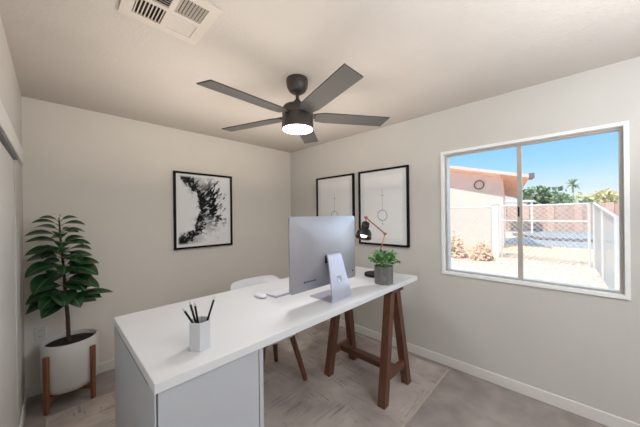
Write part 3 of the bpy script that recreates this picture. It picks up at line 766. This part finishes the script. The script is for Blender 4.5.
tag(b.build('roof_antenna', M['galv']), 'thin pale antenna standing on the house roof', 'antenna')

def chainlink(p, q, h0, h1, label, npost, sp=.15, mid=False, wr=.0085, group=None):
    p = Vector(p); q = Vector(q); L = (q-p).length; d = (q-p)/L
    t = thing('chain_link_fence', p, label, 'fence')
    H_ = lambda s: h0+(h1-h0)*s/L
    for k in range(npost):
        s = L*k/(npost-1); a = p+d*s; MB().tube([a, a+Vector((0, 0, H_(s)+.03))], .032, 8).build('post', M['galv'], t, 40)
    MB().tube([p+Vector((0, 0, h0)), q+Vector((0, 0, h1))], .024, 8).build('top_rail', M['galv'], t, 40)
    if mid: MB().tube([p+Vector((0, 0, h0*.72)), q+Vector((0, 0, h1*.72))], .022, 8).build('middle_rail', M['galv'], t, 40)
    b = MB(); hm = max(h0, h1)
    n = int((L+hm)/sp)
    for k in range(-int(hm/sp), int(L/sp)+1):
        for sg in (0, 1):
            # strand rising at 45 degrees within [0,L]
            s0, z0_, s1, z1_ = k*sp, 0.03, k*sp+hm, hm
            if s0 < 0: z0_ = -s0+.03; s0 = 0
            if s1 > L: z1_ = hm-(s1-L); s1 = L
            if s1 <= s0 or z1_ <= z0_: continue
            if sg: s0, s1 = L-s0, L-s1
            f = lambda s, z: p+d*s+Vector((0, 0, z*H_(s)/hm))
            b.tube([f(s0, z0_), f(s1, z1_)], wr, 3, caps=False)
    b.build('wire_mesh', M['galvw'], t)
    return t
chainlink((8.9, 3.2, G), (8.25, -1.08, G), 1.78, 1.76, 'chain-link fence in front of the pink house', 3)
chainlink((8.2, -1.41, G), (7.75, -3.5, G), 1.78, 1.78, 'chain-link fence panel across the driveway with a middle rail', 2, mid=True)
chainlink((7.7, -3.6, G), (4.2, -3.72, G), 1.78, 1.45, 'chain-link fence running toward the window at the yard side', 3, sp=.11, wr=.004)
t = thing('gate_post', (8.21, -1.24, G), 'thick white post at the end of the house fence', 'post')
MB().box(8.12, 8.30, -1.33, -1.15, G, 1.74, .01).build('post_shaft', M['whitepost'], t); MB().box(8.09, 8.33, -1.36, -1.12, 1.74, 1.8, .015).build('post_cap', M['whitepost'], t)
# block wall with pilasters
t = thing('block_wall', (26, -4, G), 'pinkish block boundary wall with pilasters beyond the driveway', 'wall')
MB().box(26.1, 26.3, -14, 6, G, 2.02).build('wall_panel', M['block'], t)
for k in range(9): 
    y = 4.6-k*1.62; MB().box(25.95, 26.4, y-.22, y+.22, G, 2.12, .02).build('pilaster', M['pil'], t)
# carport
t = thing('carport', (24, -.3, G), 'small white flat-roof carport near the block wall', 'carport')
MB().box(22.5, 25, -1.05, 1.2, 2.28, 2.40).build('carport_roof', M['whitepost'], t)
for y in (-.95, 1.1): MB().box(22.6, 22.72, y-.06, y+.06, G, 2.28).build('post', M['whitepost'], t)
# trees
def blob_tree(name, x, y, z0, z1, r, m, label, n=420, seed=1, grp=None, trunk=True, ls=.28):
    t = thing(name, (x, y, G), label, 'tree', grp)
    rnd = random.Random(seed); b = MB(); cz = (z0+z1)/2; hz = (z1-z0)/2
    subs = [(rnd.uniform(-.6, .6)*r, rnd.uniform(-.7, .7)*r, rnd.uniform(-.5, .6)*hz, rnd.uniform(.4, .65)) for _ in range(9)]
    for k in range(n):
        sxx, syy, szz, sr = subs[k % 9]
        v = Vector((rnd.gauss(0, 1), rnd.gauss(0, 1), rnd.gauss(0, 1))).normalized()*rnd.uniform(.75, 1.05)*sr
        c = Vector((x+sxx+v.x*r, y+syy+v.y*r, cz+szz+v.z*hz))
        a = Vector((rnd.gauss(0, 1), rnd.gauss(0, 1), rnd.gauss(0, 1))).normalized(); e = a.orthogonal().normalized(); s = rnd.uniform(.6, 1.2)*ls
        w = a.cross(e)
        b.quad(c+e*s, c+w*s*.55, c-e*s, c-w*s*.55)
    b.build('foliage', m, t, normals=False)
    if trunk: MB().tube([(x, y, G), (x, y+.1, cz)], [.16, .08], 8).build('trunk', M['bark'], t, 40)
blob_tree('tree', 30, -.8, 1.2, 3.9, 1.7, M['tree'], 'dusty green bushy tree beyond the block wall beside the carport', 700, 1)
blob_tree('tree', 34.5, -2.9, 1.0, 3.6, 1.6, M['tree3'], 'pale sage tree beyond the block wall under the palm', 600, 2)
blob_tree('tree', 38.5, -4.9, 1.2, 3.7, 1.5, M['tree2'], 'pale yellow-green tree beyond the block wall', 600, 3)
blob_tree('tree', 33.5, -7.2, 1.2, 3.3, 1.3, M['tree2'], 'pale yellow-green tree behind the fence at the window edge', 500, 4)
t = thing('palm_tree', (42, -3.2, G), 'distant palm tree rising above the block wall', 'palm tree')
MB().tube([(42, -3.2, G), (42, -3.2, 4.75)], [.14, .1], 8).build('trunk', M['tree3'], t, 40)
b = MB(); rnd = random.Random(5)
for k in range(34):
    a = rnd.uniform(0, 2*PI); el = rnd.uniform(-.7, 1.2); L = rnd.uniform(.8, 1.1); c = Vector((42, -3.2, 4.8))
    leaf(b, c, c+Vector((math.cos(a)*math.cos(el), math.sin(a)*math.cos(el), math.sin(el)))*L, .10, .08, n=4)
b.build('fronds', M['tree'], t, normals=False)
for k, (x, y, r, hh, lab) in enumerate(((7.5, .75, .42, .75, 'dry tan brush mound at the far end of the house fence'), (7.4, -.12, .42, .9, 'dry tan brush mound in the middle before the house fence'), (7.4, -.98, .34, .75, 'dry tan brush mound beside the white gate post'))):
    rnd = random.Random(20+k); b = MB()
    for j in range(260):
        a = rnd.uniform(0, 2*PI); q = rnd.random()**.5; c = Vector((x+r*q*math.cos(a), y+r*q*math.sin(a), G+hh*(1-q*q)*rnd.uniform(.2, 1)))
        dv = Vector((rnd.gauss(0, 1), rnd.gauss(0, 1), abs(rnd.gauss(0, .8)))).normalized()*.09; e = dv.orthogonal().normalized()*.035
        b.quad(c-dv, c+e, c+dv, c-e)
    tag(b.build('dry_bush', M['dry'], normals=False), lab, 'bush', 'dry brush by the house fence')

# ------------------------------------------------------------------ light
w = bpy.data.worlds.new('sky'); S.world = w; w.use_nodes = True; nt = w.node_tree
bg = nt.nodes['Background']; tc = N(nt, 'ShaderNodeTexCoord'); sp = N(nt, 'ShaderNodeSeparateXYZ'); nt.links.new(tc.outputs['Generated'], sp.inputs[0])
cr = N(nt, 'ShaderNodeValToRGB'); e = cr.color_ramp.elements
e[0].position = 0; e[0].color = lin((245, 246, 246))+(1,); e[1].position = .06; e[1].color = lin((226, 242, 252))+(1,)
for p_, c_ in ((.14, (170, 222, 252)), (.30, (104, 188, 248)), (1., (70, 150, 230))):
    x = e.new(p_); x.color = lin(c_)+(1,)
nt.links.new(sp.outputs['Z'], cr.inputs[0]); nt.links.new(cr.outputs[0], bg.inputs['Color']); bg.inputs['Strength'].default_value = 1.05
def lamp(name, kind, loc, energy, col, size=.2, rot=None, **k):
    l = bpy.data.lights.new(name, kind); l.energy = energy; l.color = col
    if kind == 'POINT': l.shadow_soft_size = size
    if kind == 'SUN': l.angle = size
    if kind == 'AREA': l.size = size
    for a, v in k.items(): setattr(l, a, v)
    o = bpy.data.objects.new(name, l); C.objects.link(o); o.location = loc
    if rot is not None: o.rotation_euler = rot
    return o
sd = Vector((.52, -.12, -.84))
lamp('sun', 'SUN', (0, 0, 10), 5.0, (1, .93, .86), .02, sd.to_track_quat('-Z', 'Y').to_euler())
# added fill lamps behind the camera: one bounced off the ceiling, one down
lamp('bounce_fill', 'AREA', (-1.5, -3.95, 1.5), 35, (.92, .96, 1.), 1.1, (0, PI, 0))
lamp('rear_fill', 'AREA', (-1.6, -4.12, 2.40), 20, (.86, .93, 1), .65, (0, 0, 0))
lamp('uplight_fill', 'AREA', (-1.4, -1.45, 1.75), 15, (1, .90, .78), 1.8, (0, PI, 0))  # unseen uplight added to brighten the ceiling and back wall
lamp('fan_lamp', 'AREA', (FX, FYY, 2.062), 7, (.92, .96, 1), .19, (0, 0, 0), shape='DISK')
lamp('sky_glow', 'SUN', (20, 0, 12), 4.0, (.78, .89, 1.0), 1.3, Vector((-.8, .25, -.5)).to_track_quat('-Z', 'Y').to_euler())
